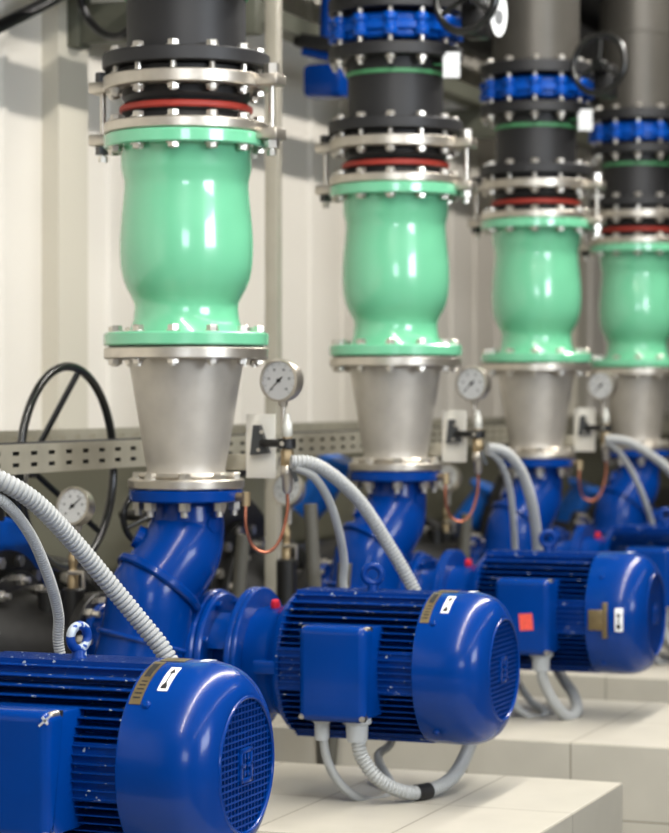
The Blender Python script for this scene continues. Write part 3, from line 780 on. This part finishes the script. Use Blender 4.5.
# suction header along the wall
ZH = ZA-.06; XH = -.79
hd = thing('suction_header', '', 'pipe', (XH, 2, ZH-.21)); OFF[hd] = Vector((XH, 2, ZH-.21))
b = B(); lathe(b, [(.165, -3.5), (.165, 8.5)], (XH, 0, ZH), (0, 1, 0), 40); obj('pipe_wall', b, IRON, hd)
bme = None
for q in range(5):
    y = -.78+q*P
    for dy in (-.035, .005):
        b = B(); flange(b, .15, .245, dy, dy+.03, (XH, y, ZH), (0, 1, 0)); f = obj('flange', b, IRON, hd)
    for i in range(14):
        a = 2*PI*(i+.5)/14
        if bme is None:
            b = B(); lathe(b, [(.017, 0), (.017, .015)], (0, 0, .034), (0, 0, 1), 6); lathe(b, [(.017, 0), (.017, .015)], (0, 0, -.05), (0, 0, 1), 6); lathe(b, [(.009, -.07), (.009, .055)], (0, 0, 0), (0, 0, 1), 8); bme = finish('bolt', b, ZINC, True, 30)
        inst('bolt', bme, f, (XH+.212*math.cos(a), y, ZH+.212*math.sin(a)), (R(90), 0, 0))
tag(hd, 'dark horizontal header pipe running low along the wall behind the pumps', 'pipe')
for k in range(4):
    b = B(); y = k*P+YM
    lathe(b, [(.13, -.70), (.13, -.62)], (0, y, ZA), AX, 36); flange(b, .1, .25, -.645, -.621, (0, y, ZA), AX); obj('branch', b, IRON, hd)
# drain hoses and small fittings among the suction pipes
for i, (u, v, y, cx) in enumerate(((232, 590, .95, .06), (318, 560, 1.0, -.04), (335, 620, .9, .05), (460, 560, 2.5, .04))):
    q = PX(u, v, y); b = B(); cyl(b, (q.x-cx, q.y, 0), q+Vector((cx*.6, 0, .16)), .02, n=14)
    o = obj('support_leg', b, mat('dull_leg', (84, 82, 74), .5), None, origin=(q.x-cx, q.y, 0))
    tag(o, ['slim grey pipe leg left of the central motor flange', 'slim grey pipe leg behind the thin central conduit', 'slim grey pipe leg low behind the central motor', 'slim grey pipe leg behind the second copper tube'][i], 'pipe', 'slim grey pipe legs')

# ================================================================== PLINTHS
TILE = tile_mat('beige_tiles', (190, 185, 171), (118, 110, 94), .3, .46, 0, ((0, .3, 0.), (1, .46, .46+.0), (2, .205, .0)))
def plinth():
    b = B(); box2(b, (-.70, -.53, 0), (1.0, .39, ZP), .004)
    for v in b.verts: pass
    return obj('plinth', b, TILE, None, smooth=False, origin=(1.0, .39, ZP))
pl = plinth(); tag(pl, 'beige tiled plinth under the central motor, its corner at lower right', 'plinth', 'beige tiled plinths')
PLL2 = {-1: 'beige tiled plinth hidden under the nearest motor at lower left', 1: 'beige tiled plinth behind, under the red-stickered motor', 2: 'beige tiled plinth under the motor at the right edge', 3: 'farthest beige tiled plinth under the last pump'}
for k in (-1, 1, 2, 3):
    o = pl.copy(); C.objects.link(o); o.location.y += k*P; o['label'] = PLL2[k]

# ================================================================== CABLE TRAY + POSTS + OVERHEAD
t = thing('cable_tray', 'perforated galvanised cable tray running behind the reducers', 'cable tray', (-.36, 2, H(-.19)))
b = B(); ya, yb = -3.0, 8.0
def slotted(b, x0, x1, z0, z1, y0, y1):
    # side wall with two rows of slots, built as solid strips around the holes
    pitch = .092; w = .034; hh = .010
    rows = (z0+.022, z0+.050)
    zs = [z0, rows[0]-hh/2, rows[0]+hh/2, rows[1]-hh/2, rows[1]+hh/2, z1]
    for i in (0, 2, 4): box2(b, (x0, y0, zs[i]), (x1, y1, zs[i+1]))
    n = int((y1-y0)/pitch)
    for r in rows:
        for i in range(n): box2(b, (x0, y0+i*pitch+w, r-hh/2-.0005), (x1, y0+(i+1)*pitch, r+hh/2+.0005))
slotted(b, -.352, -.350, H(-.19), H(-.118), ya, yb)
box2(b, (-.352, ya, H(-.120)), (-.362, yb, H(-.118)))
obj('side_rail', b, GALV, t, smooth=False)
b = B(); box2(b, (-.395, ya, H(-.19)), (-.352, yb, H(-.188))); o = obj('tray_floor', b, GALV, t, smooth=False)
t = thing('perforated_rail', 'second perforated rail on the wall side, behind the black handwheel', 'cable tray', (-.66, 2, H(-.15)))
b = B(); slotted(b, -.662, -.660, H(-.165), H(-.093), ya, yb); obj('rail', b, GALV, t, smooth=False)
b = B(); box2(b, (-.70, ya, H(-.165)), (-.697, yb, H(-.095))); obj('back_web', b, GALV, t, smooth=False)  # web added behind the rail so its slots read as dark
b = B(); box2(b, (-.70, ya, H(-.165)), (-.66, yb, H(-.163))); obj('rail_floor', b, GALV, t, smooth=False)
for i, (x, zz_) in enumerate(((-.372, -.174), (-.374, -.147), (-.380, -.126))):  # black tubes added behind the tray's side rail to make its slots look shaded
    b = B(); cyl(b, (x, ya+.1, H(zz_)), (x, yb-.1, H(zz_)), .0128, n=12); o = obj('power_cable', b, RUBBER, None, origin=(x, ya+.1, H(zz_)))
    tag(o, ['lowest black cable lying inside the perforated tray', 'middle black cable lying inside the perforated tray', 'topmost black cable lying inside the perforated tray'][i], 'cable', 'cables in the tray')
def post(y, lab):
    b = B(); x = -.385
    box2(b, (x-.02, y-.022, 0), (x+.02, y+.022, H(1.245)), .002)
    o = obj('strut_post', b, mat('beige_grey_post', (178, 172, 156), .5, metal=.1, noise=(10, .1)), None, origin=(x, y, 0)); tag(o, lab, 'post', 'steel strut posts')
post(1.475, 'tall beige-grey steel post just right of the nearest green valve')
post(1.475+2*P, 'tall beige-grey steel post behind the third green valve')
# overhead tray and its wall brackets
t = thing('cable_ladder', 'grey overhead cable tray running along the wall near the top', 'cable tray', (-.63, 3, H(1.25)))
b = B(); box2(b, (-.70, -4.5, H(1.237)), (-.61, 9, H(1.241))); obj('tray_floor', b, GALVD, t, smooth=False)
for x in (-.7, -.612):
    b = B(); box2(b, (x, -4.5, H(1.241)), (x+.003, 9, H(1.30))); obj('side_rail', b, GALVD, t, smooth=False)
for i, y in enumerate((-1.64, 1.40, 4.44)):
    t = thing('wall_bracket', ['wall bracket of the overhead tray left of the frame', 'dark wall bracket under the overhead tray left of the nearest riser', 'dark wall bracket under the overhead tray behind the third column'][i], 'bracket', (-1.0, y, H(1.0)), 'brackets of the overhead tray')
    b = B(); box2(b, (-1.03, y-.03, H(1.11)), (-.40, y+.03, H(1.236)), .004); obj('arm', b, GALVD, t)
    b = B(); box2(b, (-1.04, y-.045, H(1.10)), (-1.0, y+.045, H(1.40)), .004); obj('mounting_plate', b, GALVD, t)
b = B(); lathe(b, [(.17, -4), (.17, 9)], (-.62, 0, H(1.62)), (0, 1, 0), 40); o = obj('overhead_header', b, RUBBER, None, origin=(-.62, 2, H(1.62))); tag(o, 'lower of the two black header pipes overhead behind the risers', 'pipe', 'overhead header pipes')
b = B(); lathe(b, [(.20, -4), (.20, 9)], (-.66, 0, H(2.04)), (0, 1, 0), 40); o = obj('overhead_header', b, RUBBER, None, origin=(-.66, 2, H(2.04))); tag(o, 'upper of the two black header pipes overhead behind the risers', 'pipe', 'overhead header pipes')
# cables hanging at the top
c = [PX(-40, 46, .6), PX(0, 26, .8), PX(40, 6, 1.0), PX(75, -14, 1.2)]
b = B(); tube(b, c, .020, 12); o = obj('power_cable', b, BLACKP, None, origin=c[0]); tag(o, 'thick black cable slanting across the top left corner', 'cable', 'cables hanging at the top left')
c = [PX(78, -18, .9), PX(82, 5, .9), PX(92, 24, .9), PX(108, 36, .85), PX(124, 34, .8), PX(140, 14, .8), PX(150, -16, .8)]
b = B(); tube(b, c, .012, 10); o = obj('power_cable', b, BLACKP, None, origin=c[0]); tag(o, 'black cable hanging in a loop left of the nearest dark pipe', 'cable', 'cables hanging at the top left')
# blue actuator and dark gear on the wall side
t = thing('valve_actuator', 'blue valve actuator behind and left of the second dark pipe', 'valve', PX(327, 96, 2.3))
p = PX(327, 82, 2.3); b = B(); box(b, p, (.14, .12, .115), None, .02); obj('housing', b, BLUE, t)
b = B(); q = PX(318, 44, 2.3); box(b, q, (.15, .10, .05), Matrix.Rotation(R(12), 3, 'Y'), .01); obj('cap', b, BLACKP, t)
b = B(); box(b, PX(322, 56, 2.3), (.13, .08, .03), Matrix.Rotation(R(14), 3, 'Y'), .008); cyl(b, PX(327, 60, 2.3), PX(330, -20, 2.3), .03); obj('yoke', b, BLUE, t)
# oval tag hanging from the second valve's handwheel
c = PX(499, 14, P-.16); t = thing('hanging_tag', 'white oval tag hanging from the blue valve of the second column', 'tag', c-Vector((0, 0, .06)))
b = B(); lathe(b, [(.025, -.0015), (.025, .0015)], c, (.3, -1, 0), 32)
for v in b.verts: v.co.z = c.z+(v.co.z-c.z)*2.7
obj('plate', b, WHITE, t)
b = B(); lathe(b, [(.012, -.0005), (.012, .0005)], c+Vector((.001, -.0025, -.01)), (.3, -1, 0), 20)
for v in b.verts: v.co.z = c.z-.01+(v.co.z-c.z+.01)*1.8
obj('printed_mark', b, mat('grey_print', (120, 122, 124), .6), t)
b = B(); tube(b, [c+Vector((0, 0, .065)), c+Vector((-.02, 0, .09)), c+Vector((-.05, .01, .12))], .002, 6); obj('cord', b, BLACKP, t)

# ================================================================== ROOM
WALL = mat('wall_cream_paint', (232, 226, 215), .7, noise=(1.2, .05))
PIL = mat('pilaster_paint', (206, 200, 184), .65)
XW = -1.1
def rbox(name, a, bb, m): b = B(); box2(b, a, bb); return struct(name, b, m)
rbox('floor', (XW-.2, -9.2, -.1), (6.2, 12.2, 0), mat('floor_grey', (104, 100, 92), .5, noise=(3, .15)))
rbox('ceiling', (XW-.2, -9.2, 4.2), (6.2, 12.2, 4.3), mat('ceiling_grey', (150, 148, 140), .8))
# main wall of sheet panels with shallow vertical ribs
b = B(); prof = []; y = -9.0
while y < 12:
    prof += [(XW, y), (XW, y+.30), (XW+.012, y+.315), (XW+.012, y+.345), (XW, y+.36)]; y += .36
lo = [b.verts.new((x, yy, 0)) for x, yy in prof]; hi = [b.verts.new((x, yy, 4.2)) for x, yy in prof]
for i in range(len(prof)-1): b.faces.new((lo[i], lo[i+1], hi[i+1], hi[i]))
box2(b, (XW-.1, -9, 0), (XW-.02, 12, 4.2))
struct('wall_back', b, WALL)
for i, y in enumerate((-1.64, 1.40, 4.44, 7.48)):
    rbox('trim_%d' % (i+1), (XW, y-.10, 0), (XW+.06, y+.10, 4.2), PIL)
rbox('wall_front', (6.0, -9.2, 0), (6.1, 12.2, 4.2), mat('side_wall_grey', (96, 94, 90), .7))
rbox('wall_left', (XW-.2, -9.2, 0), (6.2, -9.0, 4.2), mat('side_wall_grey', (96, 94, 90), .7))
rbox('wall_right', (XW-.2, 12.0, 0), (6.2, 12.2, 4.2), mat('far_wall_grey', (150, 144, 130), .7))
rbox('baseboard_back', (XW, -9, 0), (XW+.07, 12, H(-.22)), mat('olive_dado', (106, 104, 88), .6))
# windows: bright panes with frames in the two walls behind the camera
PANE = mat('window_daylight', (225, 236, 255), .3, emit=9)
FR = mat('window_frame_white', (220, 220, 218), .5)
def window(i, a, bb, axis):
    b = B(); box2(b, a, bb); w = struct('window_%d' % i, b, PANE); A = Vector(a); D = Vector(bb)-A
    b = B(); ax = 1 if axis == 'x' else 0; t_ = .05
    lo, hi = Vector(a), Vector(bb)
    lo2, hi2 = lo.copy(), hi.copy()
    n = 0 if axis == 'x' else 1
    lo2[n] -= .02; hi2[n] += .02
    def bar(l0, l1, z0, z1):
        p, q = lo2.copy(), hi2.copy(); p[ax] = l0; q[ax] = l1; p.z = z0; q.z = z1; box2(b, p, q)
    bar(lo[ax]-t_, hi[ax]+t_, lo.z-t_, lo.z); bar(lo[ax]-t_, hi[ax]+t_, hi.z, hi.z+t_)
    bar(lo[ax]-t_, lo[ax], lo.z, hi.z); bar(hi[ax], hi[ax]+t_, lo.z, hi.z)
    mid = (lo[ax]+hi[ax])/2; bar(mid-.02, mid+.02, lo.z, hi.z)
    o = obj('window_frame', b, FR, w, smooth=False)
window(1, (2.9, -8.99, 2.1), (5.1, -8.97, 3.5), 'y')
window(2, (5.97, -3.9, 2.0), (5.99, -1.5, 3.4), 'x')
# fluorescent ceiling battens: body, glowing diffuser, and the light each one gives
def batten(x, y, k, power):
    t = thing('ceiling_light', 'long fluorescent ceiling light, number seen only beyond the frame', 'lamp', (x, y, 4.2), 'fluorescent ceiling lights')
    t['label'] = 'long white fluorescent batten hanging from the ceiling above the pumps'
    b = B(); box2(b, (x-.07, y-1.06, 4.10), (x+.07, y+1.06, 4.2), .006); obj('housing', b, FR, t)
    b = B(); box2(b, (x-.05, y-1.05, 4.07), (x+.05, y+1.05, 4.10), .01); obj('diffuser', b, mat('lit_diffuser', (255, 246, 232), .4, emit=6), t)
    l = bpy.data.lights.new('batten_light', 'AREA'); l.shape = 'RECTANGLE'; l.size = .1; l.size_y = 2.1; l.energy = power; l.color = (1, .96, .90)
    lo = bpy.data.objects.new('batten_light', l); C.objects.link(lo); lo.parent = t; lo.location = (0, 0, -.14)
for x, pw in ((1.2, 112), (4.4, 20)):
    for i, y in enumerate((-4.3, -2.15, 0, 2.15, 4.3)): batten(x, y, i, pw)
for i, (loc, rot, sx, sy, e, col) in enumerate((((4.0, -8.93, 2.8), (R(90), 0, 0), 2.1, 1.4, 70, (.9, .95, 1)), ((5.93, -2.7, 2.7), (R(90), 0, R(90)), 2.3, 1.4, 190, (.9, .95, 1)))):
    l = bpy.data.lights.new('window_daylight', 'AREA'); l.shape = 'RECTANGLE'; l.size = sx; l.size_y = sy; l.energy = e; l.color = col
    lo = bpy.data.objects.new('window_daylight', l); C.objects.link(lo); lo.location = loc; lo.rotation_euler = rot

# ================================================================== CAMERA, WORLD, VIEW
w = bpy.data.worlds.new('room_world'); sc.world = w; w.use_nodes = True
w.node_tree.nodes['Background'].inputs['Color'].default_value = (.75, .73, .68, 1); w.node_tree.nodes['Background'].inputs['Strength'].default_value = .15
cd = bpy.data.cameras.new('camera'); cam = bpy.data.objects.new('camera', cd); C.objects.link(cam); sc.camera = cam
cam.location = CAM
fwd = Vector((-math.sin(TH), math.cos(TH), 0)); cam.rotation_euler = fwd.to_track_quat('-Z', 'Y').to_euler()
cd.sensor_fit = 'VERTICAL'; cd.sensor_height = 24; cd.lens = F/833*24
cd.shift_y = -(416.5-396)/833
cd.clip_end = 60
cd.dof.use_dof = True; cd.dof.focus_distance = 4.55; cd.dof.aperture_fstop = 2.9; cd.dof.aperture_blades = 0
sc.view_settings.view_transform = 'Standard'; sc.view_settings.look = 'None'; sc.view_settings.gamma = 1; sc.view_settings.use_curve_mapping = False
sc.view_settings.exposure = -0.36
